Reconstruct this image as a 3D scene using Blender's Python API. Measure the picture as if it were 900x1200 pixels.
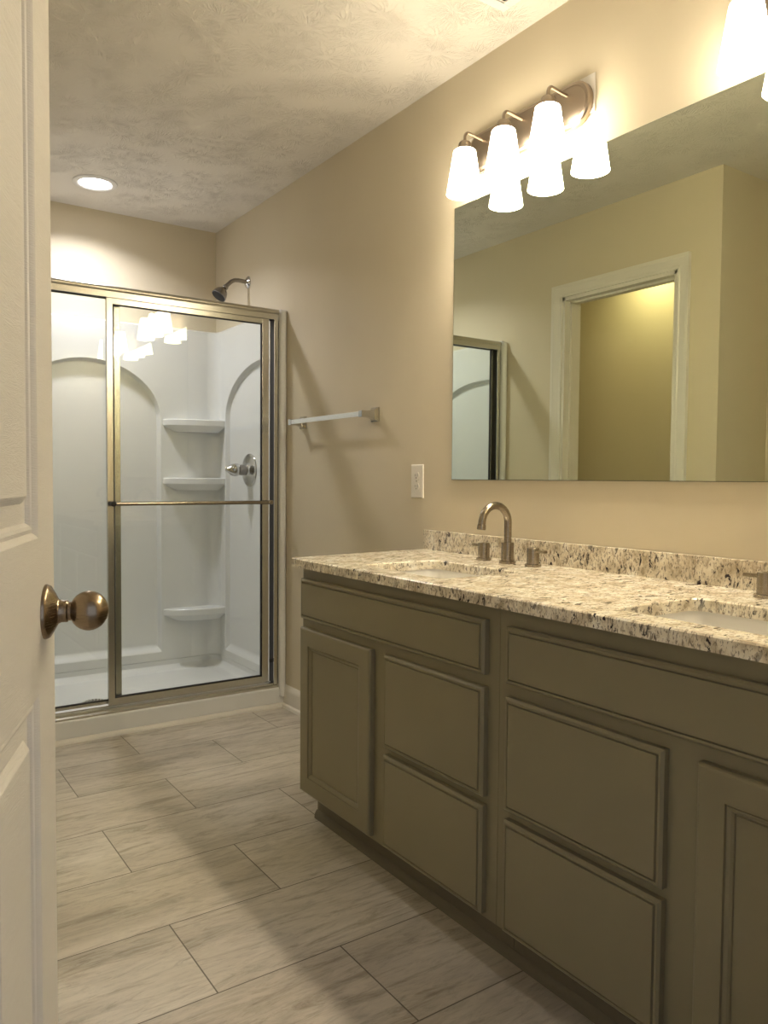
import bpy, bmesh, math, random
from mathutils import Vector, Matrix
PI = math.pi
random.seed(4)
for o in list(bpy.data.objects):
    bpy.data.objects.remove(o, do_unlink=True)
S = bpy.context.scene
C = S.collection

# ------------------------------------------------------------------ camera
yaw, pitch, roll = math.radians(34.4647), math.radians(-2.3731), math.radians(0.4633)
fw = Vector((math.sin(yaw)*math.cos(pitch), math.cos(yaw)*math.cos(pitch), math.sin(pitch)))
rt0 = Vector((math.cos(yaw), -math.sin(yaw), 0)); up0 = rt0.cross(fw)
rt = math.cos(roll)*rt0 + math.sin(roll)*up0
up = math.cos(roll)*up0 - math.sin(roll)*rt0
cd = bpy.data.cameras.new('camera'); cam = bpy.data.objects.new('camera', cd); C.objects.link(cam)
cam.matrix_world = Matrix(((rt.x, up.x, -fw.x, -1.7027), (rt.y, up.y, -fw.y, 0.0), (rt.z, up.z, -fw.z, 1.0817), (0, 0, 0, 1)))
cd.sensor_fit = 'VERTICAL'; cd.sensor_height = 36.0; cd.lens = 914.07/1200*36.0
cd.clip_start = 0.02; cd.clip_end = 50
S.camera = cam
# ------------------------------------------------------------------ world, exposure
w = bpy.data.worlds.new('world'); S.world = w; w.use_nodes = True
bg = w.node_tree.nodes['Background']; bg.inputs[0].default_value = (.74, .83, 1.0, 1); bg.inputs[1].default_value = 0.7
S.view_settings.view_transform = 'Standard'; S.view_settings.look = 'None'
S.view_settings.gamma = 1.0; S.view_settings.exposure = 0.2; S.view_settings.use_curve_mapping = False
SHADE_L, SHADE_C = 21.5, (1.0, .875, .67)      # frosted vanity shades
BULB_L = 260.0
CAN_W = 9.0
CAN_L, CAN_C = 14.0, (.98, .955, 1.0)         # recessed shower light
CLOSET_W = 5.0
# ------------------------------------------------------------------ material helpers
def mat(name, col=(.8,.8,.8), rough=.5, metal=0.0, spec=None, coat=0.0):
    m = bpy.data.materials.new(name); m.use_nodes = True
    b = m.node_tree.nodes['Principled BSDF']
    b.inputs['Base Color'].default_value = (*col, 1); b.inputs['Roughness'].default_value = rough
    b.inputs['Metallic'].default_value = metal
    if spec is not None: b.inputs['Specular IOR Level'].default_value = spec
    if coat: b.inputs['Coat Weight'].default_value = coat; b.inputs['Coat Roughness'].default_value = .08
    return m
class NT:
    def __init__(s, m): s.t = m.node_tree; s.n = s.t.nodes; s.b = s.n['Principled BSDF']
    def new(s, typ, **kw):
        x = s.n.new(typ)
        for k, v in kw.items(): setattr(x, k, v)
        return x
    def link(s, a, b): s.t.links.new(a, b)
    def coord(s, scale=(1,1,1), loc=(0,0,0), rot=(0,0,0)):
        c = s.new('ShaderNodeTexCoord'); mp = s.new('ShaderNodeMapping')
        mp.inputs['Scale'].default_value = scale; mp.inputs['Location'].default_value = loc; mp.inputs['Rotation'].default_value = rot
        s.link(c.outputs['Object'], mp.inputs['Vector']); return mp.outputs['Vector']
    def noise(s, vec, scale, detail=3, rough=.55, dist=0.0):
        x = s.new('ShaderNodeTexNoise'); s.link(vec, x.inputs['Vector'])
        x.inputs['Scale'].default_value = scale; x.inputs['Detail'].default_value = detail
        x.inputs['Roughness'].default_value = rough; x.inputs['Distortion'].default_value = dist
        return x.outputs['Fac']
    def ramp(s, fac, stops):
        r = s.new('ShaderNodeValToRGB'); e = r.color_ramp.elements
        while len(e) < len(stops): e.new(.5)
        for el, (p, c) in zip(e, stops):
            el.position = p; el.color = (*c, 1) if len(c) == 3 else c
        s.link(fac, r.inputs['Fac']); return r.outputs['Color']
    def mix(s, fac, a, b, mode='MIX'):
        x = s.new('ShaderNodeMix', data_type='RGBA', blend_type=mode)
        for sock, v in ((x.inputs[0], fac), (x.inputs[6], a), (x.inputs[7], b)):
            if hasattr(v, 'type'): s.link(v, sock)
            else: sock.default_value = v if not isinstance(v, tuple) else ((*v, 1) if len(v) == 3 else v)
        return x.outputs[2]
    def math(s, op, a, b=None):
        x = s.new('ShaderNodeMath', operation=op)
        for i, v in enumerate((a, b)):
            if v is None: continue
            if hasattr(v, 'type'): s.link(v, x.inputs[i])
            else: x.inputs[i].default_value = v
        return x.outputs[0]
    def bump(s, h, strength=.2, dist=.002):
        x = s.new('ShaderNodeBump'); x.inputs['Strength'].default_value = strength; x.inputs['Distance'].default_value = dist
        s.link(h, x.inputs['Height']); s.link(x.outputs['Normal'], s.b.inputs['Normal'])
G = lambda v: (v, v, v)
# ------------------------------------------------------------------ materials
def make_wall():
    m = mat('wall_paint', (.52, .43, .305), .62, spec=.35); t = NT(m)
    v = t.coord()
    c = t.ramp(t.noise(v, 1.3, 3), [(.3, (.615, .545, .405)), (.7, (.655, .585, .44))])
    t.link(c, t.b.inputs['Base Color'])
    t.bump(t.noise(v, 260, 2), .12, .0006)
    return m
def make_ceiling():
    m = mat('ceiling_texture', (.74, .70, .63), .8, spec=.2); t = NT(m)
    v = t.coord()
    warp = t.new('ShaderNodeTexNoise'); t.link(v, warp.inputs['Vector']); warp.inputs['Scale'].default_value = 9
    hs = []
    for k, (sc, off) in enumerate(((5.6, 0.0), (6.3, 3.7))):
        vv = t.coord((1,1,1), (off, off*.6, 0))
        vo = t.new('ShaderNodeTexVoronoi', voronoi_dimensions='2D', feature='F1'); t.link(vv, vo.inputs['Vector']); vo.inputs['Scale'].default_value = sc
        sub = t.new('ShaderNodeVectorMath', operation='SUBTRACT'); t.link(vv, sub.inputs[0]); t.link(vo.outputs['Position'], sub.inputs[1])
        sp = t.new('ShaderNodeSeparateXYZ'); t.link(sub.outputs[0], sp.inputs[0])
        wsep = t.new('ShaderNodeSeparateXYZ'); t.link(warp.outputs['Color'], wsep.inputs[0])
        ang = t.math('ADD', t.math('ARCTAN2', sp.outputs[1], sp.outputs[0]), t.math('MULTIPLY', wsep.outputs[k], 1.0))
        cx = t.new('ShaderNodeCombineXYZ')
        t.link(t.math('MULTIPLY', ang, 6.5), cx.inputs[0])
        t.link(t.math('MULTIPLY', vo.outputs['Distance'], 3.2), cx.inputs[1])
        cs = t.new('ShaderNodeSeparateColor'); t.link(vo.outputs['Color'], cs.inputs[0])
        t.link(t.math('MULTIPLY', cs.outputs[0], 40), cx.inputs[2])
        n = t.noise(cx.outputs[0], 1.0, 1, .4)
        ln = t.math('ABSOLUTE', t.math('SUBTRACT', n, .5))
        ridge = t.new('ShaderNodeMapRange'); ridge.inputs[1].default_value = .0; ridge.inputs[2].default_value = .055; ridge.inputs[3].default_value = 1; ridge.inputs[4].default_value = 0
        t.link(ln, ridge.inputs[0])
        fade = t.new('ShaderNodeMapRange'); fade.inputs[1].default_value = .1; fade.inputs[2].default_value = .62; fade.inputs[3].default_value = 1; fade.inputs[4].default_value = 0
        t.link(vo.outputs['Distance'], fade.inputs[0])
        cen = t.new('ShaderNodeMapRange'); cen.inputs[1].default_value = .06; cen.inputs[2].default_value = .2; cen.inputs[3].default_value = 0; cen.inputs[4].default_value = 1
        t.link(vo.outputs['Distance'], cen.inputs[0])
        hs.append(t.math('MULTIPLY', t.math('MULTIPLY', ridge.outputs[0], fade.outputs[0]), cen.outputs[0]))
    h = t.math('ADD', t.math('MAXIMUM', hs[0], hs[1]), t.math('MULTIPLY', t.noise(v, 140, 2), .12))
    t.bump(h, .8, .0034)
    return m
def make_floor():
    m = mat('floor_tile', (.4, .35, .28), .38, spec=.4); t = NT(m)
    H, W = .3027, .6
    v = t.coord((1,1,1), (.48 + 12, -3.0232 + 20*H, 0))
    br = t.new('ShaderNodeTexBrick', offset=.5, offset_frequency=2, squash=1.0, squash_frequency=2); t.link(v, br.inputs['Vector'])
    for k, x in (('Scale', 1.0), ('Mortar Size', .0017), ('Mortar Smooth', .15), ('Bias', 0.0), ('Brick Width', W), ('Row Height', H)): br.inputs[k].default_value = x
    br.inputs['Color1'].default_value = (0, 0, 0, 1); br.inputs['Color2'].default_value = (1, 1, 1, 1); br.inputs['Mortar'].default_value = (.5, .5, .5, 1)
    rnd = t.new('ShaderNodeSeparateColor'); t.link(br.outputs['Color'], rnd.inputs[0])
    def veins(scale, sc, detail, dist, rough=.6):
        vv = t.coord(scale)
        add = t.new('ShaderNodeVectorMath', operation='ADD'); t.link(vv, add.inputs[0])
        cmb = t.new('ShaderNodeCombineXYZ'); t.link(t.math('MULTIPLY', rnd.outputs[0], 9.0), cmb.inputs[1]); t.link(t.math('MULTIPLY', rnd.outputs[0], 23.0), cmb.inputs[2])
        t.link(cmb.outputs[0], add.inputs[1])
        return t.noise(add.outputs[0], sc, detail, rough, dist)
    base = t.ramp(veins((1.6, 6, 1), 1.0, 4, 1.0), [(.28, (.37, .335, .275)), (.5, (.49, .45, .38)), (.72, (.575, .535, .465))])
    streak = t.ramp(veins((2.6, 17, 1), 1.2, 6, 1.6, .72), [(.33, (.50, .46, .39)), (.48, (1, 1, 1)), (1, (1, 1, 1))])
    c = t.mix(.75, base, streak, 'MULTIPLY')
    fine = t.ramp(veins((11, 48, 1), 1.0, 6, 1.2, .8), [(.36, G(.76)), (.5, G(.99)), (.64, G(1.10))])
    c = t.mix(.85, c, fine, 'MULTIPLY')
    tone = t.ramp(rnd.outputs[0], [(0, (.93, .91, .90)), (1, (1.05, 1.05, 1.05))])
    c = t.mix(1.0, c, tone, 'MULTIPLY')
    c = t.mix(br.outputs['Fac'], c, (.13, .112, .085))
    t.link(c, t.b.inputs['Base Color'])
    inv = t.math('SUBTRACT', 1.0, br.outputs['Fac'])
    t.bump(t.math('ADD', inv, t.math('MULTIPLY', veins((6, 50, 1), 1, 3, .3), .12)), .5, .0012)
    return m
def make_granite():
    m = mat('granite', (.7, .62, .48), .16, spec=.5); t = NT(m)
    v = t.coord((1, 1, 1), (0, 0, 0), (.9, .35, .5))
    vs = t.coord((1.0, 2.6, 1.2), (0, 0, 0), (-.75, .2, .3))
    c = t.ramp(t.noise(v, 24, 4, .6), [(.32, (.50, .42, .30)), (.52, (.80, .73, .59)), (.72, (.92, .885, .79))])
    tan = t.ramp(t.noise(vs, 34, 4, .65, .6), [(.54, G(0)), (.62, G(1))])
    c = t.mix(t.math('MULTIPLY', tan, .62), c, (.36, .275, .18))
    gr = t.ramp(t.noise(vs, 80, 3, .65, .4), [(.555, G(0)), (.60, G(1))])
    c = t.mix(t.math('MULTIPLY', gr, .8), c, (.17, .14, .11))
    bl = t.ramp(t.noise(vs, 27, 5, .66, .7), [(.0, G(1)), (.395, G(1)), (.415, G(0))])
    cl = t.ramp(t.noise(v, 9, 2, .5), [(.38, G(.35)), (.52, G(1))])
    c = t.mix(t.math('MULTIPLY', bl, cl), c, (.028, .02, .026))
    t.link(c, t.b.inputs['Base Color'])
    return m
def make_brushed(name, col, rough, stretch=(1,1,60)):
    m = mat(name, col, rough, 1.0); t = NT(m)
    n = t.noise(t.coord(stretch), 30, 2)
    r = t.new('ShaderNodeMapRange'); r.inputs[3].default_value = max(.02, rough-.06); r.inputs[4].default_value = rough+.08
    t.link(n, r.inputs[0]); t.link(r.outputs[0], t.b.inputs['Roughness'])
    return m
def make_paint(name, col, rough=.45, amp=.05, nsc=220, bstr=.08):
    m = mat(name, col, rough, spec=.4); t = NT(m); v = t.coord()
    c = t.ramp(t.noise(v, 3, 2), [(.3, tuple(x*(1-amp) for x in col)), (.7, tuple(x*(1+amp) for x in col))])
    t.link(c, t.b.inputs['Base Color']); t.bump(t.noise(v, nsc, 2), bstr, .0004)
    return m
def make_door_paint():
    m = mat('door_paint', (.70, .65, .575), .42, spec=.4); t = NT(m)
    n1 = t.noise(t.coord((6, 6, 70), (0, 0, 0), (0, .25, 0)), 1.0, 3, .6, 1.2)
    wv = t.math('FRACT', t.math('MULTIPLY', n1, 11)); t.bump(t.math('PINGPONG', wv, .5), .4, .0012)
    return m
def make_acrylic():
    m = mat('white_acrylic', (.78, .79, .77), .2, spec=.5); t = NT(m)
    c = t.ramp(t.noise(t.coord(), 2.5, 2), [(.3, (.70, .705, .68)), (.7, (.735, .74, .715))]); t.link(c, t.b.inputs['Base Color'])
    return m
def make_glass():
    m = bpy.data.materials.new('clear_glass'); m.use_nodes = True; t = m.node_tree; t.nodes.clear()
    out = t.nodes.new('ShaderNodeOutputMaterial'); mixn = t.nodes.new('ShaderNodeMixShader')
    tr = t.nodes.new('ShaderNodeBsdfTransparent'); tr.inputs[0].default_value = (.955, .97, .955, 1)
    gl = t.nodes.new('ShaderNodeBsdfGlossy'); gl.inputs['Roughness'].default_value = .0
    fr = t.nodes.new('ShaderNodeFresnel'); geo = t.nodes.new('ShaderNodeNewGeometry'); mr_ = t.nodes.new('ShaderNodeMapRange')
    mr_.inputs[3].default_value = 1.5; mr_.inputs[4].default_value = 1/1.5   # same reflectance entering and leaving the thin pane
    t.links.new(geo.outputs['Backfacing'], mr_.inputs[0]); t.links.new(mr_.outputs[0], fr.inputs[0])
    t.links.new(fr.outputs[0], mixn.inputs[0]); t.links.new(tr.outputs[0], mixn.inputs[1]); t.links.new(gl.outputs[0], mixn.inputs[2])
    t.links.new(mixn.outputs[0], out.inputs[0]); return m
def make_emit(name, col, strength):
    m = mat(name, (.9, .9, .88), .5); b = m.node_tree.nodes['Principled BSDF']
    b.inputs['Emission Color'].default_value = (*col, 1); b.inputs['Emission Strength'].default_value = strength
    return m
M = dict(
    wall=make_wall(), ceiling=make_ceiling(), floor=make_floor(), granite=make_granite(),
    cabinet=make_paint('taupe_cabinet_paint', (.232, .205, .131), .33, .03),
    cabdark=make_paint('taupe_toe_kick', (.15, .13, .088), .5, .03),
    trim=make_paint('white_trim_paint', (.74, .71, .64), .4, .02),
    door=make_door_paint(), acrylic=make_acrylic(), glass=make_glass(),
    nickel=make_brushed('brushed_nickel', (.33, .285, .225), .24),
    frame=mat('satin_nickel_frame', (.60, .585, .515), .27, 1.0),
    chrome=make_brushed('polished_chrome', (.58, .575, .56), .1),
    satinhead=make_brushed('dark_chrome', (.30, .28, .26), .2),
    knob=make_brushed('antique_nickel', (.27, .205, .14), .24),
    rubber=mat('black_rubber', (.012, .011, .01), .6),
    dark=mat('dark_opening', (.02, .018, .015), .7),
    china=mat('sink_china', (.80, .78, .74), .12, spec=.5),
    plastic=make_paint('white_plastic', (.78, .74, .66), .35, .02),
    metalwhite=make_paint('white_enamel', (.80, .78, .74), .4, .02),
    patch=make_paint('unpainted_patch', (.80, .77, .72), .6, .02),
    shade=make_emit('lit_frosted_shade', SHADE_C, SHADE_L),
    lens=make_emit('lit_lens', CAN_C, CAN_L),
    lens2=make_emit('lit_closet_lens', (1, .88, .5), 8.0), bulb=make_emit('lit_bulb', SHADE_C, BULB_L),
    fixture=make_brushed('fixture_nickel', (.36, .30, .24), .3), white_chrome=make_brushed('satin_chrome', (.80, .79, .76), .22),
    drain=make_brushed('drain_steel', (.45, .44, .42), .3),
)
mm = mat('mirror_silver', (.76, .81, .69), .0, 1.0); M['mirror'] = mm
M['mirroredge'] = mat('mirror_edge', (.10, .12, .09), .25)
# ------------------------------------------------------------------ mesh builder
class B:
    def __init__(s): s.bm = bmesh.new()
    def box(s, x0, x1, y0, y1, z0, z1, bev=0.0, seg=2):
        x0, x1 = sorted((x0, x1)); y0, y1 = sorted((y0, y1)); z0, z1 = sorted((z0, z1))
        r = bmesh.ops.create_cube(s.bm, size=1.0)
        for v in r['verts']:
            v.co = Vector(((x0+x1)/2 + v.co.x*(x1-x0), (y0+y1)/2 + v.co.y*(y1-y0), (z0+z1)/2 + v.co.z*(z1-z0)))
        if bev:
            ed = list({e for v in r['verts'] for e in v.link_edges})
            bmesh.ops.bevel(s.bm, geom=ed, offset=bev, segments=seg, affect='EDGES', profile=.5)
        return s
    def loft(s, loops, closed=True, cap0=False, cap1=False, ring=False):
        L = [[s.bm.verts.new(p) for p in lp] for lp in loops]
        n = len(L[0])
        pairs = list(zip(L[:-1], L[1:])) + ([(L[-1], L[0])] if ring else [])
        for a, b in pairs:
            for i in range(n if closed else n-1):
                j = (i+1) % n
                try: s.bm.faces.new((a[i], a[j], b[j], b[i]))
                except ValueError: pass
        if cap0: s.bm.faces.new(list(reversed(L[0])))
        if cap1: s.bm.faces.new(L[-1])
        return s
    def lathe(s, prof, org, axis='Z', n=32, cap=True):
        ax = Vector(axis) if not isinstance(axis, str) else Vector({'X': (1,0,0), 'Y': (0,1,0), 'Z': (0,0,1)}[axis])
        ax.normalize(); u = ax.orthogonal().normalized(); v = ax.cross(u); org = Vector(org)
        loops = [[org + ax*h + (u*math.cos(2*PI*i/n) + v*math.sin(2*PI*i/n))*max(r, 1e-4) for i in range(n)] for r, h in prof]
        return s.loft(loops, True, cap, cap)
    def tube(s, path, r, n=14, cap=True):
        P = [Vector(p) for p in path]; loops = []; u = None
        for i, p in enumerate(P):
            d = (P[min(i+1, len(P)-1)] - P[max(i-1, 0)]).normalized()
            if u is None: u = d.orthogonal().normalized()
            u = (u - d*u.dot(d)).normalized(); v = d.cross(u)
            rr = r[i] if isinstance(r, (list, tuple)) else r
            loops.append([p + (u*math.cos(2*PI*k/n) + v*math.sin(2*PI*k/n))*rr for k in range(n)])
        return s.loft(loops, True, cap, cap)
    def prism(s, poly, axis, a, b):
        def P(q, h):
            return {'X': (h, q[0], q[1]), 'Y': (q[0], h, q[1]), 'Z': (q[0], q[1], h)}[axis]
        return s.loft([[P(q, a) for q in poly], [P(q, b) for q in poly]], True, True, True)
    def fill(s, outer, holes, z0, z1, ease=.003):
        """slab with holes, outlines in XY, eased top edge"""
        def inset(lp, d):
            n = len(lp); out = []
            for i in range(n):
                p, q, r = Vector(lp[i-1]), Vector(lp[i]), Vector(lp[(i+1) % n])
                e1 = (q-p).normalized(); e2 = (r-q).normalized()
                n1 = Vector((-e1.y, e1.x)); n2 = Vector((-e2.y, e2.x))
                m = n1 + n2; k = d / max(.3, (1 + n1.dot(n2))); out.append(q + m*k)
            return out
        tops, bots = [], []
        for k, lp in enumerate([outer] + holes):
            lp = [Vector(p) for p in lp]
            area = sum(lp[i-1].x*lp[i].y - lp[i].x*lp[i-1].y for i in range(len(lp)))
            if (area > 0) != (k == 0): lp.reverse()
            ti = inset(lp, ease)
            la = [s.bm.verts.new((p.x, p.y, z1)) for p in ti]; lb = [s.bm.verts.new((p.x, p.y, z1-ease)) for p in lp]; lc = [s.bm.verts.new((p.x, p.y, z0)) for p in lp]
            n = len(lp)
            for A, Bq in ((la, lb), (lb, lc)):
                for i in range(n):
                    s.bm.faces.new((A[i], Bq[i], Bq[(i+1) % n], A[(i+1) % n]))
            tops.append(la); bots.append(lc)
        for loops in (tops, bots):
            ed = []
            for l in loops:
                for i in range(len(l)):
                    e = s.bm.edges.get((l[i], l[(i+1) % len(l)])); ed.append(e)
            bmesh.ops.triangle_fill(s.bm, use_beauty=True, use_dissolve=False, edges=ed)
        return s
LOC = {}
def link(name, b, m, parent=None, smooth=35):
    bm = b.bm
    bmesh.ops.remove_doubles(bm, verts=bm.verts, dist=1e-6)
    bmesh.ops.recalc_face_normals(bm, faces=bm.faces)
    if parent is not None:
        off = LOC[parent.name]
        bmesh.ops.translate(bm, verts=bm.verts, vec=-off)
    me = bpy.data.meshes.new(name); bm.to_mesh(me); bm.free()
    for mt in (m if isinstance(m, (list, tuple)) else [m]): me.materials.append(mt)
    o = bpy.data.objects.new(name, me); C.objects.link(o)
    if smooth:
        me.shade_smooth(); me.set_sharp_from_angle(angle=math.radians(smooth))
        wn = o.modifiers.new('weighted', 'WEIGHTED_NORMAL'); wn.keep_sharp = True; wn.weight = 80
    if parent is not None:
        o.parent = parent; LOC[o.name] = LOC[parent.name]
    else: LOC[o.name] = Vector((0, 0, 0))
    return o
def thing(name, label, cat, loc, rotz=0.0, group=None, local=False):
    o = bpy.data.objects.new(name, None); C.objects.link(o); o.location = loc; o.rotation_euler = (0, 0, rotz)
    o.empty_display_size = .05
    o['label'] = label; o['category'] = cat
    if group: o['group'] = group
    LOC[o.name] = Vector((0, 0, 0)) if local else Vector(loc)
    return o
def structure(name, b, m, smooth=35, label=None):
    o = link(name, b, m, None, smooth); o['kind'] = 'structure'
    if label: o['label'] = label
    return o
def dup(root, loc, label):
    r = root.copy(); C.objects.link(r); r.location = loc; r['label'] = label
    for ch in list(root.children):
        c = ch.copy(); C.objects.link(c); c.parent = r
        for g in list(ch.children):
            d = g.copy(); C.objects.link(d); d.parent = c
    return r
def rrect(x0, x1, y0, y1, r, n=6):
    pts = []
    for cx, cy, a in ((x1-r, y1-r, 0), (x0+r, y1-r, 90), (x0+r, y0+r, 180), (x1-r, y0+r, 270)):
        for k in range(n+1):
            t = math.radians(a + 90*k/n); pts.append((cx + r*math.cos(t), cy + r*math.sin(t)))
    return pts

# ------------------------------------------------------------------ the setting
ZC, YB, XO, XL, YR, YF = 2.44, 4.149, -1.414, -1.803, 1.981, .385
T = .115
structure('floor', B().box(-2.7, .15, -1.4, 4.3, -.1, 0), M['floor'], 0, 'wood-look beige plank tile floor in running bond')
structure('ceiling', B().box(-2.7, .15, -1.4, 4.3, ZC, ZC+.1), M['ceiling'], 0, 'stomp textured off-white ceiling')
structure('wall_right', B().box(0, .12, -1.4, 4.3, 0, ZC), M['wall'], 0, 'beige wall behind the vanity')
structure('wall_back', B().box(-2.7, 0, YB, YB+.12, 0, ZC), M['wall'], 0, 'beige wall behind the shower')
DX0, DX1, DZ = -1.785, -.945, 2.05
b = B().box(XL-.5, DX0, YF-.12, YF, 0, ZC).box(DX1, 0, YF-.12, YF, 0, ZC).box(DX0, DX1, YF-.12, YF, DZ, ZC)
structure('wall_front', b, M['wall'], 0)
structure('wall_left', B().box(XL-.12, XL, YF, YR, 0, ZC), M['wall'], 0)
OY0, OY1, OZ = 2.19, 2.88, 2.04
b = B().box(XO-T, XO, YR, OY0, 0, ZC).box(XO-T, XO, OY1, YB, 0, ZC).box(XO-T, XO, OY0, OY1, OZ, ZC)
b.box(-2.5, XO-T, YR, YR+.10, 0, ZC)
structure('wall_partition', b, M['wall'], 0, 'partition wall with cased opening seen in the mirror')
structure('wall_closet', B().box(-2.32, -2.20, YR+.10, YB, 0, ZC), M['wall'], 0, 'dim wall beyond the cased opening')
# casing round the opening
def casing(b, xw, sx, y0, y1, z1, wd=.064):
    # profile across width: (offset from opening edge, thickness)
    prof = [(0, 0), (0, .010), (.010, .012), (.016, .009), (.030, .013), (.044, .016), (.050, .019), (wd, .019), (wd, 0)]
    loops = []
    for o_, h in prof:
        x = xw + sx*h
        loops.append([(x, y0-o_, 0), (x, y0-o_, z1+o_), (x, y1+o_, z1+o_), (x, y1+o_, 0)])
    b.loft(loops, closed=False)
b = B(); casing(b, XO, 1, OY0, OY1, OZ); casing(b, XO-T, -1, OY0, OY1, OZ)
b.box(XO-T-.002, XO+.004, OY0, OY0+.018, 0, OZ, .001).box(XO-T-.002, XO+.004, OY1-.018, OY1, 0, OZ, .001).box(XO-T-.002, XO+.004, OY0, OY1, OZ-.018, OZ, .001)
b.box(XO-.072, XO-.037, OY0+.018, OY0+.029, 0, OZ-.018).box(XO-.072, XO-.037, OY1-.029, OY1-.018, 0, OZ-.018).box(XO-.072, XO-.037, OY0+.018, OY1-.018, OZ-.029, OZ-.018)
structure('trim_1', b, M['trim'], 25, 'white door casing round the opening reflected in the mirror')
b = B().box(DX0, DX0+.018, YF-.122, YF+.002, 0, DZ, .001).box(DX1-.018, DX1, YF-.122, YF+.002, 0, DZ, .001).box(DX0, DX1, YF-.122, YF+.002, DZ-.018, DZ, .001)
structure('trim_2', b, M['trim'], 25)
def baseboard(name, path_fn, a, c):
    prof = [(0, 0), (.024, 0), (.024, .006), (.021, .014), (.013, .019), (.013, .075), (.010, .083), (.010, .087), (.006, .096), (.004, .102), (0, .104)]
    b = B().loft([[path_fn(d, z, a) for d, z in prof], [path_fn(d, z, c) for d, z in prof]], True, True, True)
    return structure(name, b, M['trim'], 30, 'white baseboard with shoe moulding' if name == 'baseboard_right' else None)
baseboard('baseboard_right', lambda d, z, t: (-d, t, z), 2.16, 3.296)
baseboard('baseboard_partition', lambda d, z, t: (XO+d, t, z), OY1+.066, 3.296)
baseboard('baseboard_left', lambda d, z, t: (XL+d, t, z), YF+.01, YR)
baseboard('baseboard_return', lambda d, z, t: (t, YR-d, z), XL+.025, XO)

# ------------------------------------------------------------------ open six-panel door (foreground)
DW, DH, DT = .81, 2.03, .035
dr = bpy.data.objects.new('door_1', None); C.objects.link(dr); dr['kind'] = 'structure'; dr['label'] = 'white panelled door standing open at the left'
dr.location = (-1.763, .392, .012); dr.rotation_euler = (0, 0, math.radians(90-21.2)); LOC['door_1'] = Vector((0, 0, 0))
b = B()
xs = [0, .104, .356, .454, .706, DW]; zs = [0, .23, .795, .993, 1.70, 1.79, 1.92, DH]
for sy, y0 in ((1, 0.0), (-1, DT)):
    for i in range(5):
        for j in range(7):
            x0, x1, z0, z1 = xs[i], xs[i+1], zs[j], zs[j+1]
            if i in (1, 3) and j in (1, 3, 5):
                prof = [(0, 0), (.003, .002), (.007, .0065), (.012, .005), (.016, .0065), (.020, .0115), (.044, .0112), (.052, .003), (.054, .002)]
                b.loft([[(x0+d, y0+sy*h, z0+d), (x1-d, y0+sy*h, z0+d), (x1-d, y0+sy*h, z1-d), (x0+d, y0+sy*h, z1-d)] for d, h in prof], True, False, True)
            else:
                b.loft([[(x0, y0, z0), (x1, y0, z0)], [(x0, y0, z1), (x1, y0, z1)]], False)
b.loft([[(0, 0, 0), (DW, 0, 0), (DW, 0, DH), (0, 0, DH)], [(0, DT, 0), (DW, DT, 0), (DW, DT, DH), (0, DT, DH)]], True)
link('door_leaf', b, M['door'], dr, 20)
KX, KZ = .748, .893
prof = [(.0, 0), (.036, 0), (.036, .003), (.034, .007), (.024, .013), (.0165, .017), (.0145, .021), (.0145, .028), (.0125, .030), (.0125, .034)]
kn = link('door_knob', B().lathe(prof, (KX, .001, KZ), (0, -1, 0), 40), M['knob'], dr, 40)
prof = [(.0125, .030)]
for k in range(13):
    a = math.radians(28 + (180-28)*k/12)
    prof.append((.0265*math.sin(a) if k < 12 else .0005, .055 - .0265*math.cos(a)*.93))
link('knob_ball', B().lathe(prof, (KX, .001, KZ), (0, -1, 0), 40), M['knob'], kn, 60)
for hz in (.2, 1.0, 1.8):
    link('hinge', B().lathe([(.006, -.045), (.006, .045)], (-.006, -.004, hz), 'Z', 12), M['knob'], dr)

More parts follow.
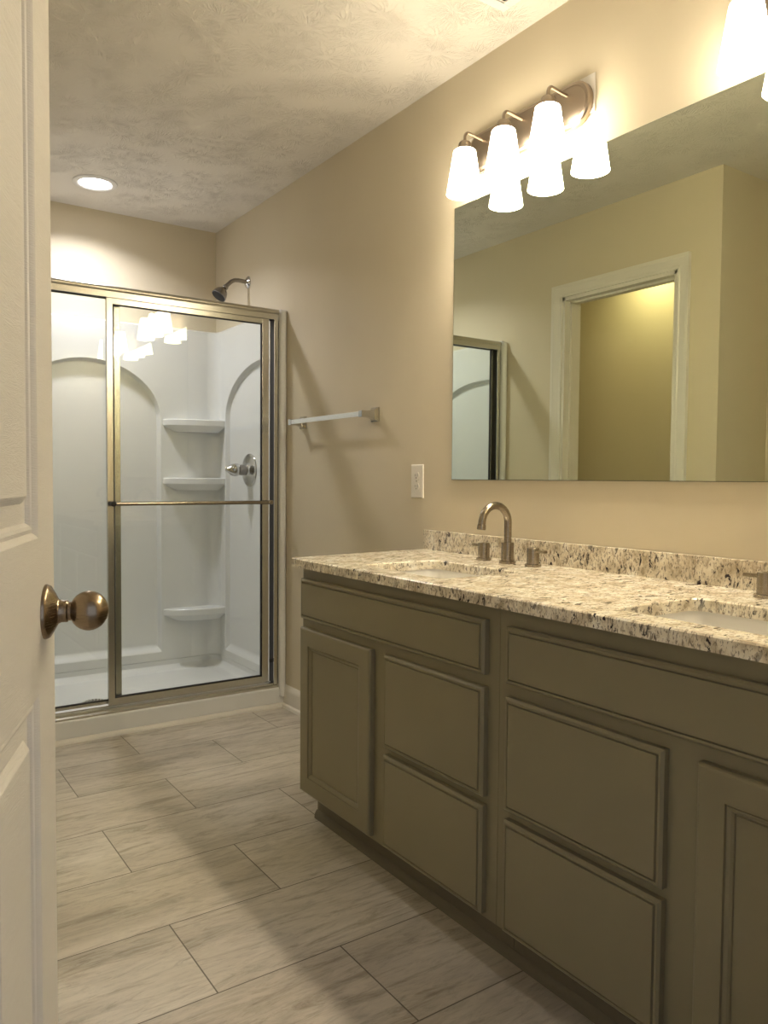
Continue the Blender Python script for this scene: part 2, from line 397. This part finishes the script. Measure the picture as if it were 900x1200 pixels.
# ------------------------------------------------------------------ shower: surround, door, fittings
sh = thing('shower_surround', 'white acrylic walk-in shower stall with moulded corner shelves', 'shower', (-.707, 3.29, 0))
XI0, XI1, YI, ZT, ZP = XO+.03, -.03, 4.06, 1.868, .112
RC = .06
def arch_panel(b, mp, rect, arch, depth, rnd=.012):
    """rect=(a0,a1,z0,z1); arch=(a0,a1,z0,zspring,ztop,el,er): rounded recess; mp(a,z,d)->xyz"""
    a0, a1, z0, zs_, zt, el, er = arch
    pts = [(a0, z0), ((a0+a1)/2, z0), (a1, z0)]
    for k in range(8): pts.append((a1, z0 + (zs_-z0)*(k+1)/8))
    for k in range(1, 15):
        t = PI/2*k/14; pts.append((a1-er+er*math.cos(t), zs_+(zt-zs_)*math.sin(t)))
    if a1-er - (a0+el) > .01: pts.append(((a1-er+a0+el)/2, zt)); pts.append((a0+el, zt))
    for k in range(1, 15):
        t = PI/2+PI/2*k/14; pts.append((a0+el+el*math.cos(t), zs_+(zt-zs_)*math.sin(t)))
    for k in range(1, 8): pts.append((a0, zs_ - (zs_-z0)*k/8))
    cx, cz = (a0+a1)/2, (z0+zs_)/2
    def ray(p):
        dx, dz = p[0]-cx, p[1]-cz; t = 1e9
        if dx > 1e-9: t = min(t, (rect[1]-cx)/dx)
        if dx < -1e-9: t = min(t, (rect[0]-cx)/dx)
        if dz > 1e-9: t = min(t, (rect[3]-cz)/dz)
        if dz < -1e-9: t = min(t, (rect[2]-cz)/dz)
        return (cx+dx*t, cz+dz*t)
    # insert outline points for the rect corners
    angs = [math.atan2(p[1]-cz, p[0]-cx) for p in pts]
    full = []
    n = len(pts)
    for i in range(n):
        full.append(pts[i])
        p, q = pts[i], pts[(i+1) % n]
        for cr in ((rect[0], rect[2]), (rect[1], rect[2]), (rect[1], rect[3]), (rect[0], rect[3])):
            dx, dz = cr[0]-cx, cr[1]-cz
            c1 = (p[0]-cx)*dz-(p[1]-cz)*dx; c2 = (q[0]-cx)*dz-(q[1]-cz)*dx
            if c1*c2 < 0 and ((p[0]-cx)*dx+(p[1]-cz)*dz) > 0:
                s_ = c1/(c1-c2); full.append((p[0]+(q[0]-p[0])*s_, p[1]+(q[1]-p[1])*s_))
    outer = [ray(p) for p in full]
    def ins(p, d): # inset towards the centre line, ledge slopes at the bottom
        k = .5*(a1-a0); fx = (p[0]-cx)
        nx = -math.copysign(min(1, abs(fx)/(k*.9))**3, fx); 
        nz = -1.0 if p[1] > zs_-.02 else (1.0 if p[1] < z0+.002 else 0.0)
        if p[1] > zs_-.02: nz *= (p[1]-zs_+.02)/(zt-zs_+.02)
        return (p[0]+nx*d, p[1]+nz*d*(1.0 if nz < 0 else 2.2))
    loops = [[mp(*p, 0) for p in outer], [mp(*p, 0) for p in full]]
    for d, h in ((rnd*.06, .0), (rnd*.3, .12), (rnd*.7, .5), (rnd*1.1, .9), (rnd*1.6, 1.0)):
        loops.append([mp(*ins(p, d), depth*h) for p in full])
    b.loft(loops, True, False, True)
b = B()
arch_panel(b, lambda a, z, d: (a, YI+d, z), (XI0+RC, XI1-RC, ZP, ZT), (-1.072, -.342, .155, 1.385, 1.678, .365, .365), .035)
link('back_panel', b, M['acrylic'], sh, 40)
b = B()
arch_panel(b, lambda a, z, d: (XI1+d*.85, a, z), (3.315, YI-RC, ZP, ZT), (3.36, 3.95, .150, 1.40, 1.668, .03, .47), .028)
link('side_panel', b, M['acrylic'], sh, 40)
b = B()
arch_panel(b, lambda a, z, d: (XI0-d*.85, a, z), (3.315, YI-RC, ZP, ZT), (3.36, 3.95, .150, 1.40, 1.668, .03, .47), .028)
link('side_panel', b, M['acrylic'], sh, 40)
for cx, s0 in ((XI1-RC, 0), (XI0+RC, 1)):
    b = B()
    pts = [(cx + RC*math.cos(math.radians(a)), YI-RC + RC*math.sin(math.radians(a))) for a in ([90-9*k for k in range(11)] if s0 == 0 else [90+9*k for k in range(11)])]
    b.loft([[(x, y, ZP) for x, y in pts], [(x, y, ZT) for x, y in pts]], False)
    link('corner_cove', b, M['acrylic'], sh, 40)
# top ledge returning to the building walls
top = [(XI0, 3.315)] + [(XI0, YI-RC)] + [(XI0+RC-RC*math.cos(math.radians(9*k)), YI-RC+RC*math.sin(math.radians(9*k))) for k in range(1, 11)]
b = B()
top += [(XI1-RC+RC*math.sin(math.radians(9*k)), YI-RC+RC*math.cos(math.radians(9*k))) for k in range(0, 11)] + [(XI1, 3.315)]
outp = [(XO+.001, 3.315)] + [(XO+.001, YB-.001)]*12 + [(-.001, YB-.001)]*10 + [(-.001, YB-.001), (-.001, 3.315)]
outp = outp[:len(top)]
b.loft([[(x, y, ZT) for x, y in top], [(x+(X-x)*.15, y+(Y-y)*.15, ZT+.008) for (x, y), (X, Y) in zip(top, outp)], [(X, Y, ZT+.008) for X, Y in outp]], False)
link('top_ledge', b, M['acrylic'], sh, 40)
# bullnose front flanges
def bull(x0, x1):
    b = B()
    pts = [(x0, 3.33), (x0, 3.302)]
    for k in range(0, 9):
        t = math.radians(180-22.5*k); pts.append(((x0+x1)/2 + (x1-x0)/2*math.cos(t), 3.300 + .015*math.sin(t)*-1))
    pts += [(x1, 3.302), (x1, 3.33)]
    loops = [[(x, y, .05) for x, y in pts], [(x, y, ZT-.012) for x, y in pts], [(x, max(y, 3.292), ZT-.003) for x, y in pts], [(x, max(y, 3.30), ZT) for x, y in pts]]
    b.loft(loops, False)
    b.bm.faces.new([b.bm.verts.new((x, max(y, 3.30), ZT)) for x, y in pts])
    link('front_flange', b, M['acrylic'], sh, 40)
bull(-.034, -.001); bull(XO+.001, XO+.034)
# pan with curb
b = B()
def pan_loop(x0, x1, y0, y1, r, z): return [(x, y, z) for x, y in rrect(x0, x1, y0, y1, r, 8)]
yc = 3.405
b.loft([pan_loop(XO+.001, -.001, 3.30, YB-.002, .004, .0), pan_loop(XO+.001, -.001, 3.297, YB-.002, .004, .080), pan_loop(XO+.001, -.001, 3.301, YB-.002, .006, .090), pan_loop(XO+.003, -.003, 3.308, YB-.004, .008, .0935),
        pan_loop(XI0-.004, XI1+.004, yc-.01, YI+.006, .05, .0925), pan_loop(XI0+.002, XI1-.002, yc, YI, .06, .086), pan_loop(XI0+.018, XI1-.018, yc+.012, YI-.02, .085, .064), pan_loop(XI0+.045, XI1-.045, yc+.03, YI-.05, .09, .058),
        pan_loop(-.79-.06, -.79+.06, 3.66-.06, 3.66+.06, .059, .0505), pan_loop(-.79-.052, -.79+.052, 3.66-.052, 3.66+.052, .0515, .0505)], True, False, True)
# upstand between the pan and the wall panels
b.loft([pan_loop(XI0+.001, XI1-.001, yc-.02, YI-.001, .06, .084), pan_loop(XI0, XI1, yc-.06, YI, .06, .110), pan_loop(XI0-.006, XI1+.006, yc-.07, YI+.006, .06, .111)], True)
link('shower_pan', b, M['acrylic'], sh, 40)
b = B().loft([[(XO+.002, y, z) for y, z in ((3.299, 0), (3.285, 0), (3.285, .006), (3.288, .014), (3.294, .0195), (3.299, .020))], [(-.014, y, z) for y, z in ((3.299, 0), (3.285, 0), (3.285, .006), (3.288, .014), (3.294, .0195), (3.299, .020))]], True, True, True)
structure('trim_3', b, M['trim'], 30, 'white shoe strip along the foot of the shower curb')
# corner shelves
def shelf(z, right=True, fr=.115, th=.036):
    b = B()
    pts = [(XI1+.004, YI+.004), (XI1+.004, YI-.105), (XI1-.03, YI-.108), (-.16, YI-.100), (-.215, YI-.088), (-.30, YI-.045), (-.334, YI-.004), (-.334, YI+.004)]
    if not right: pts = [(2*(-.707)-x, y) for x, y in pts]
    def ins(d): 
        cx, cy = (-.12 if right else 2*(-.707)+.12), YI
        return [(x+(cx-x)*d, y+(cy-y)*d*1.2 if y < YI else y) for x, y in pts]
    b.loft([[(x, y, z-th-.03) for x, y in ins(.28)], [(x, y, z-th) for x, y in ins(.03)], [(x, y, z-th+.004) for x, y in pts], [(x, y, z-.004) for x, y in pts], [(x, y, z) for x, y in ins(.03)]], True, True, True)
    return b
for z in (1.392, 1.083, .385):
    link('corner_shelf', shelf(z), M['acrylic'], sh, 30)
for z in (1.392, 1.083, .385):
    link('corner_shelf', shelf(z, False), M['acrylic'], sh, 30)
b = B().lathe([(.0, .0), (.055, 0), (.055, .003), (.050, .005), (.0, .006)], (-.79, 3.66, .0500), 'Z', 32)
dn = link('drain_cover', b, M['drain'], sh, 30)
b = B()
for r_, n_ in ((.014, 6), (.027, 12), (.040, 16)):
    for k in range(n_):
        a = 2*PI*k/n_; b.lathe([(.0035, .0), (.0035, .0012)], (-.79+r_*math.cos(a), 3.66+r_*math.sin(a), .0557 - r_*.02), 'Z', 8)
link('drain_hole', b, M['dark'], dn, 30)

# sliding glass door
YD = 3.310
sd = thing('shower_door', 'nickel framed sliding glass shower door with towel bar', 'shower door', (-.707, YD, .093))
hp = [(0, 1.822), (0, 1.846), (-.002, 1.848), (-.006, 1.852), (-.007, 1.858), (-.004, 1.865), (.002, 1.8695), (.010, 1.871), (.048, 1.871), (.052, 1.867), (.052, 1.822), (.046, 1.822), (.046, 1.85), (.006, 1.85), (.006, 1.822)]
b = B().prism([(YD+y, z) for y, z in hp], 'X', XO+.035, -.0345)
link('header_rail', b, M['frame'], sd, 25)
b = B().box(XO+.037, -.037, YD+.006, YD+.046, 1.826, 1.85)
link('header_channel', b, M['dark'], sd, 0)
tp = [(-.004, .0925), (-.004, .100), (.004, .106), (.004, .113), (.007, .113), (.009, .104), (.030, .104), (.032, .112), (.035, .112), (.037, .104), (.050, .104), (.052, .112), (.055, .112), (.056, .0925)]
link('bottom_track', B().prism([(YD+y, z) for y, z in tp], 'X', XO+.035, -.0345), M['frame'], sd, 25)
for xa, sx in ((-.0345, -1), (XO+.035, 1)):
    b = B()
    b.box(xa, xa+sx*.022, YD, YD+.006, .106, 1.822, .001).box(xa, xa+sx*.004, YD, YD+.055, .106, 1.822).box(xa, xa+sx*.022, YD+.049, YD+.055, .106, 1.822, .001)
    link('wall_jamb', b, M['frame'], sd, 25)
    bx = B().box(xa+sx*.006, xa+sx*.02, YD+.008, YD+.047, .112, 1.822)
    link('jamb_channel', bx, M['dark'], sd, 0)
def panel(name, x0, x1, z0, z1, y0, y1, wl, wr, wt, wb):
    g = .004
    fr = B()
    for bx in ((x0, x0+wl, z0, z1), (x1-wr, x1, z0, z1)):
        fr.box(bx[0], bx[1], y0, y1, bx[2], bx[3], .0022)
    fr.box(x0+wl-.002, x1-wr+.002, y0+.0006, y1-.0006, z1-wt, z1, .0015).box(x0+wl-.002, x1-wr+.002, y0+.0006, y1-.0006, z0, z0+wb, .0015)
    p = link(name, fr, M['frame'], sd, 25)
    ym = (y0+y1)/2
    link('glass_pane', B().box(x0+wl-.004, x1-wr+.004, ym-.0025, ym+.0025, z0+wb-.004, z1-wt+.004), M['glass'], p, 0)
    gk = B()
    gk.box(x0+wl, x0+wl+g, ym-.006, ym+.006, z0+wb, z1-wt).box(x1-wr-g, x1-wr, ym-.006, ym+.006, z0+wb, z1-wt).box(x0+wl, x1-wr, ym-.006, ym+.006, z1-wt-g, z1-wt).box(x0+wl, x1-wr, ym-.006, ym+.006, z0+wb, z0+wb+g*1.4)
    link('gasket', gk, M['rubber'], p, 0)
    return p
outer = panel('sliding_panel', -.818, -.080, .124, 1.832, YD+.009, YD+.026, .027, .034, .034, .028)
inner = panel('sliding_panel', -1.365, -.756, .126, 1.846, YD+.032, YD+.047, .026, .026, .014, .012)
zb = .973
b = B().tube([(-.808, YD-.038, zb), (-.09, YD-.038, zb)], .0085, 16)
tb = link('towel_bar', b, M['nickel'], outer, 40)
for x in (-.806, -.094):
    link('bar_bracket', B().lathe([(.010, .0), (.0085, .004), (.007, .012), (.007, .040), (.011, .044), (.011, .056), (.008, .060)], (x, YD+.010, zb), (0, -1, 0), 20), M['rubber'] if x < -.5 else M['nickel'], tb, 35)
link('bumper', B().box(-.077, -.058, YD+.004, YD+.010, .215, .232, .002), M['rubber'], sd, 30)

# shower head
hd = thing('showerhead', 'chrome shower head on a bent arm above the shower door', 'shower head', (0, 3.726, 2.084))
link('escutcheon', B().lathe([(.0, -.001), (.031, -.001), (.031, .002), (.026, .007), (.014, .013), (.011, .015)], (0, 3.726, 2.084), (-1, 0, 0), 32), M['chrome'], hd, 40)
arm = [(.004, 2.084), (-.03, 2.086), (-.055, 2.087), (-.075, 2.084), (-.092, 2.075), (-.106, 2.062), (-.122, 2.046)]
link('arm', B().tube([(x, 3.726, z) for x, z in arm], .0105, 16), M['satinhead'], hd, 50)
ax = Vector((-.60, -.05, -.80)).normalized(); o_ = Vector((-.118, 3.726, 2.050))
hdm = link('spray_head', B().lathe([(.010, 0), (.014, .004), (.015, .012), (.013, .018), (.016, .024), (.027, .036), (.034, .050), (.038, .066), (.0385, .072), (.036, .074)], o_, ax, 36), M['satinhead'], hd, 40)
link('spray_face', B().lathe([(.0355, .0735), (.0355, .0748), (.033, .0755), (.0, .0757)], o_, ax, 36), M['dark'], hdm, 40)
# shower valve
vv = thing('shower_valve', 'round chrome shower mixer with lever handle inside the shower', 'shower valve', (-.006, 3.69, 1.125))
link('escutcheon', B().lathe([(.0, -.001), (.085, -.001), (.085, .002), (.082, .006), (.070, .010), (.045, .013), (.034, .020), (.030, .024)], (-.0065, 3.69, 1.125), (-1, 0, 0), 48), M['chrome'], vv, 40)
link('valve_stem', B().lathe([(.028, 0), (.028, .03), (.026, .034), (.026, .045)], (-.026, 3.69, 1.125), (-1, 0, 0), 32), M['satinhead'], vv, 40)
link('lever_handle', B().lathe([(.026, 0), (.032, .006), (.034, .018), (.030, .034), (.020, .050), (.010, .062), (.008, .070), (.001, .073)], (-.068, 3.69, 1.125), (-1, 0, .02), 32), M['chrome'], vv, 50)

# ------------------------------------------------------------------ recessed lights
def can(label, loc, lens, watts, col, spread):
    t = thing('recessed_light', label, 'ceiling light', loc)
    x, y, z = loc
    link('trim_ring', B().lathe([(.098, .001), (.098, -.004), (.094, -.008), (.080, -.010), (.074, -.008), (.068, .001)], (x, y, z), 'Z', 48, False), M['metalwhite'], t, 40)
    link('lens', B().lathe([(.070, -.0015), (.068, -.0045), (.0, -.0065)], (x, y, z), 'Z', 48, False), lens, t, 40)
    ld = bpy.data.lights.new('downlight', 'AREA'); ld.shape = 'DISK'; ld.size = .13; ld.energy = watts; ld.color = col; ld.spread = math.radians(spread)
    lo = bpy.data.objects.new('downlight', ld); C.objects.link(lo); lo.parent = t; lo.location = (0, 0, -.0085)
    return t
can('round white recessed light in the ceiling above the shower', (-.742, 3.775, ZC), M['lens'], CAN_W, CAN_C, 138)
can('round recessed light in the ceiling beyond the cased opening', (-2.03, 2.86, ZC), M['lens2'], CLOSET_W, (1, .86, .46), 160)

# ------------------------------------------------------------------ ceiling vent
vt = thing('ceiling_vent', 'white louvred ceiling vent near the vanity wall', 'vent', (-.27, 1.56, ZC))
x0, x1, y0, y1 = -.42, -.118, 1.41, 1.717
b = B()
for bx in ((x0, x1, y0, y0+.03), (x0, x1, y1-.03, y1), (x0, x0+.03, y0+.03, y1-.03), (x1-.03, x1, y0+.03, y1-.03)):
    b.box(bx[0], bx[1], bx[2], bx[3], ZC-.007, ZC+.001, .002)
link('vent_frame', b, M['metalwhite'], vt, 30)
link('vent_recess', B().box(x0+.02, x1-.02, y0+.02, y1-.02, ZC-.0012, ZC+.001), M['dark'], vt, 0)
for k in range(13):
    yy = y0+.04+k*.019
    link('louvre', B().loft([[(x0+.028, yy, ZC-.006), (x0+.028, yy+.009, ZC-.001), (x0+.028, yy+.011, ZC-.002), (x0+.028, yy+.002, ZC-.007)], [(x1-.028, yy, ZC-.006), (x1-.028, yy+.009, ZC-.001), (x1-.028, yy+.011, ZC-.002), (x1-.028, yy+.002, ZC-.007)]], True, True, True), M['metalwhite'], vt, 20)

# ------------------------------------------------------------------ vanity cabinets
XV = -.5576; XF = XV+.019; ZCAB = .810
def front(y0, y1, z0, z1, prof):
    return B().loft([[(XV - h, y0+d, z0+d), (XV - h, y1-d, z0+d), (XV - h, y1-d, z1-d), (XV - h, y0+d, z1-d)] for d, h in prof], True, False, True)
DRW = [(0, -.0185), (0, -.006), (.005, -.0015), (.0095, -.0015), (.0103, -.0055), (.0123, -.0055), (.0135, 0)]
DOOR = [(0, -.0185), (0, -.006), (.002, -.002), (.005, -.0005), (.008, 0), (.0515, 0), (.0525, -.0045), (.0545, -.0045), (.0555, -.0025), (.061, -.0045), (.0645, -.0075), (.0655, -.0105), (.0675, -.0105), (.0685, -.0085)]
Z1, Z2, Z3, Z5, Z6, Z4 = .7753, .6523, .6242, .3782, .3583, .1128
def cabinet(label, ya, yb, ff, doors, drawers, dz=0.0):
    t = thing('vanity_cabinet', label, 'cabinet', ((XF)/2, (ya+yb)/2, 0), group=None)
    b = B()
    b.box(XF, XF+.019, ya, yb, .100, ZCAB, .0008)                       # face frame, then ends, back and floor of an open-topped box
    b.box(XF+.018, -.004, ya, ya+.016, .100, ZCAB).box(XF+.018, -.004, yb-.016, yb, .100, ZCAB)
    b.box(-.016, -.004, ya+.015, yb-.015, .100, ZCAB).box(XF+.018, -.015, ya+.015, yb-.015, .100, .116)
    link('cabinet_body', b, M['cabinet'], t, 25)
    b = B().box(-.4830, -.010, ya+.001, yb+.0002, 0.0, .101)
    b.loft([[( -.4825-d, yy, z) for d, z in ((0, 0), (.010, 0), (.010, .010), (.006, .020), (.001, .026), (0, .026))] for yy in (ya-.0003, yb+.004 if yb > 2 else yb+.0003)], True, True, True)
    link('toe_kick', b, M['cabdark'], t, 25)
    link('false_drawer_front', front(ff[0], ff[1], Z2+dz, Z1+dz, DRW), M['cabinet'], t, 0)
    for y0, y1 in doors: link('cabinet_door', front(y0, y1, Z4, Z3+dz, DOOR), M['cabinet'], t, 0)
    for y0, y1 in drawers:
        link('drawer_front', front(y0, y1, Z5+dz, Z3+dz, DRW), M['cabinet'], t, 0)
        link('drawer_front', front(y0, y1, Z4+dz, Z6+dz, DRW), M['cabinet'], t, 0)
    return t
cabinet('taupe vanity cabinet at the shower end, door on its left', 1.2449, 2.138, (1.2795, 2.1251), [(1.7333, 2.1251)], [(1.2795, 1.6704)])
cabinet('taupe vanity cabinet nearest the camera, door on its right', .390, 1.2442, (.430, 1.2115), [(.430, .752)], [(.8165, 1.2115)], -.0035)

# countertop
ct = thing('countertop', 'speckled cream granite countertop with backsplash on the taupe cabinets', 'countertop', (-.28, 1.28, ZCAB))
hole1 = rrect(-.492, -.222, 1.505, 1.878, .035); hole2 = rrect(-.492, -.222, .612, .985, .035)
b = B().fill([(-.5696, .389), (-.003, .389), (-.003, 2.203), (-.5696, 2.157)], [hole1, hole2], .8101, .8373, .003)
link('slab', b, M['granite'], ct, 30)
link('backsplash', B().box(-.0205, -.003, .389, 2.203, .8370, .9047, .0015), M['granite'], ct, 30)
def rr3(x0, x1, y0, y1, r, z): return [(x, y, z) for x, y in rrect(x0, x1, y0, y1, r, 6)]
def sink(label, yc_):
    t = thing('sink', label, 'sink', (-.357, yc_, .68), group=None)
    a0, a1, h = -.498, -.216, .1925
    b = B().loft([rr3(a0-.02, a1+.02, yc_-h-.02, yc_+h+.02, .05, .795), rr3(a0-.02, a1+.02, yc_-h-.02, yc_+h+.02, .05, .8098), rr3(a0, a1, yc_-h, yc_+h, .04, .8098), rr3(a0+.004, a1-.004, yc_-h+.004, yc_+h-.004, .04, .80),
        rr3(a0+.014, a1-.014, yc_-h+.016, yc_+h-.016, .045, .73), rr3(a0+.03, a1-.03, yc_-h+.035, yc_+h-.035, .05, .697), rr3(a0+.07, a1-.07, yc_-h+.09, yc_+h-.09, .05, .686), rr3(-.357-.022, -.357+.022, yc_-.022, yc_+.022, .0215, .683)], True, False, True)
    link('basin', b, M['china'], t, 40)
    link('sink_drain', B().lathe([(.0, 0), (.023, 0), (.023, .003), (.018, .004), (.010, .002), (.0, .006)], (-.357, yc_, .6832), 'Z', 24), M['nickel'], t, 40)
    return t
sink('white undermount sink basin at the shower end of the countertop', 1.6915)
sink('white undermount sink basin at the near end of the countertop', .7985)

# faucets
def faucet(label, yc_):
    xf, z0 = -.098, .8374
    t = thing('faucet', label, 'faucet', (xf, yc_, z0))
    bs = link('spout_base', B().lathe([(.0, 0), (.0245, 0), (.0245, .007), (.023, .008), (.0185, .008), (.0185, .060), (.0175, .062), (.0, .062)], (xf, yc_, z0), 'Z', 32), M['nickel'], t, 40)
    R = .051; zc = .958
    path = [(xf, yc_, z0+.06), (xf, yc_, zc)] + [(xf-R+R*math.cos(math.radians(a)), yc_, zc+R*math.sin(math.radians(a))) for a in range(10, 186, 10)] + [(xf-2*R-.002, yc_, zc-.006)]
    sp = link('spout', B().tube(path, .0112, 20), M['nickel'], t, 60)
    link('aerator', B().lathe([(.0112, 0), (.0128, .001), (.0128, .013), (.011, .015), (.0, .0145)], (xf-2*R-.001, yc_, zc-.004), (-.08, 0, -1), 24), M['nickel'], sp, 40)
    for s_ in (1, -1):
        y = yc_ + s_*.1045
        h = link('handle', B().lathe([(.0, 0), (.0235, 0), (.0235, .007), (.0220, .008), (.0178, .008), (.0178, .052), (.0165, .054), (.0, .054)], (xf, y, z0), 'Z', 32), M['nickel'], t, 40)
        b = B().box(xf-.0075, xf+.0075, y+s_*.012, y+s_*.048, z0+.041, z0+.049, .0015)
        link('lever', b, M['nickel'], h, 30)
    return t
fc = faucet('brushed nickel gooseneck faucet with two levers at the shower end sink', 1.690)
dup(fc, (-.098, .797, .8374), 'brushed nickel faucet at the near sink, cut by the right edge')

# ------------------------------------------------------------------ mirror
mr = thing('mirror', 'large frameless wall mirror above the granite backsplash', 'mirror', (-.004, 1.31, 1.083))
link('mirror_backing', B().box(-.0055, -.0012, .55, 2.067, 1.083, 1.995), M['mirroredge'], mr, 0)
link('mirror_glass', B().box(-.0062, -.0054, .5515, 2.0655, 1.0845, 1.9935), M['mirror'], mr, 0)

# ------------------------------------------------------------------ vanity lights
def vlight(label, yc_, zc=2.125):
    t = thing('vanity_light', label, 'wall light', (-.002, yc_, zc))
    if True:
        link('mounting_plate', B().box(-.0035, -.0008, yc_-.262, yc_+.262, 2.094, 2.199, .0008), M['patch'], t, 20)
    # stadium back plate with domed face
    def stad(hl, r, x):
        pts = []
        for k in range(17): a = -PI/2 + PI*k/16; pts.append((x, yc_+hl-r+r*math.cos(a), zc+.006+r*math.sin(a)))
        for k in range(17): a = PI/2 + PI*k/16; pts.append((x, yc_-hl+r+r*math.cos(a), zc+.006+r*math.sin(a)))
        return pts
    link('backplate', B().loft([stad(.258, .063, -.003), stad(.258, .063, -.016), stad(.254, .059, -.021), stad(.246, .051, -.0235), stad(.242, .047, -.0225)], True, True, True), M['fixture'], t, 30)
    for k in (1, 0, -1):
        y = yc_ + k*.176
        path = [(-.020, y, zc+.038)] + [(-.075, y, zc+.044)] + [(-.080-.015*math.sin(math.radians(a)), y, zc+.045-.015*(1-math.cos(math.radians(a)))) for a in (15, 35, 55, 75, 90)] + [(-.095, y, zc+.008)]
        link('arm', B().tube(path, .0048, 12), M['fixture'], t, 60)
        so = link('socket_cup', B().lathe([(.0, .015), (.006, .015), (.0165, .0135), (.020, .009), (.0215, -.002), (.0225, -.014), (.020, -.014)], (-.095, y, zc), 'Z', 28, False), M['fixture'], t, 40)
        link('shade', B().lathe([(.012, -.011), (.030, -.0115), (.0345, -.015), (.0375, -.033), (.0545, -.142), (.0555, -.147), (.053, -.148), (.051, -.142), (.034, -.04)], (-.095, y, zc), 'Z', 36, False), M['shade'], so, 40)
        link('bulb', B().lathe([(.001, -.118), (.012, -.115), (.022, -.104), (.0255, -.09), (.022, -.076), (.013, -.062), (.012, -.03), (.001, -.03)], (-.095, y, zc), 'Z', 20, False), M['bulb'], so, 60)
    return t
vl = vlight('three-shade brushed nickel vanity light nearer the shower, above the mirror', 1.736)
dup(vl, (-.002, .806, 2.125), 'three-shade vanity light at the right edge above the mirror, partly out of frame')

# ------------------------------------------------------------------ towel bar and outlet
zt, xb = 1.335, -.068
tw = thing('towel_bar', 'square chrome towel bar mounted on the wall beside the shower', 'towel bar', (0, 2.835, zt))
link('bar', B().box(xb-.004, xb+.004, 2.545, 3.122, zt-.010, zt+.010, .0012), M['white_chrome'], tw, 30)
def sq(x, y, hw, hz): return [(x, y-hw, zt-hz), (x, y+hw, zt-hz), (x, y+hw, zt+hz), (x, y-hw, zt+hz)]
for y in (2.541, 3.126):
    link('wall_post', B().loft([sq(.001, y, .026, .028), sq(-.006, y, .026, .028), sq(-.010, y, .022, .024), sq(-.016, y, .015, .019), sq(-.030, y, .011, .015), sq(-.050, y, .011, .0125), sq(-.074, y, .012, .0125)], True, True, True), M['chrome'], tw, 30)
y0, y1, z0, z1 = 2.2285, 2.3005, 1.0165, 1.138
ot = thing('wall_outlet', 'white duplex power outlet on the wall left of the mirror', 'outlet', (-.001, (y0+y1)/2, (z0+z1)/2))
ym, zm = (y0+y1)/2, (z0+z1)/2
def rc(x, d): return [(x, y0+d, z0+d), (x, y1-d, z0+d), (x, y1-d, z1-d), (x, y0+d, z1-d)]
link('cover_plate', B().loft([rc(-.0005, 0), rc(-.003, 0), rc(-.0055, .0025), rc(-.0065, .006)], True, True, True), M['plastic'], ot, 20)
for s_ in (1, -1):
    zz = zm + s_*.0195
    pts = [(ym + .0165*math.cos(2*PI*k/24), max(-.0125, min(.0125, .0165*math.sin(2*PI*k/24)))) for k in range(24)]
    r_ = link('receptacle', B().prism([(a, zz+c) for a, c in pts], 'X', -.0062, -.0082), M['plastic'], ot, 30)
    b = B().box(-.0084, -.0078, ym-.0078, ym-.0058, zz-.003, zz+.006).box(-.0084, -.0078, ym+.0058, ym+.0078, zz-.002, zz+.006)
    b.lathe([(.0026, 0), (.0026, .0006)], (-.0078, ym, zz-.0075), (-1, 0, 0), 10)
    link('slot', b, M['dark'], r_, 0)
link('screw', B().lathe([(.0, 0), (.003, 0), (.0025, .0012), (.0, .0014)], (-.0063, ym, zm), (-1, 0, 0), 12), M['nickel'], ot, 40)
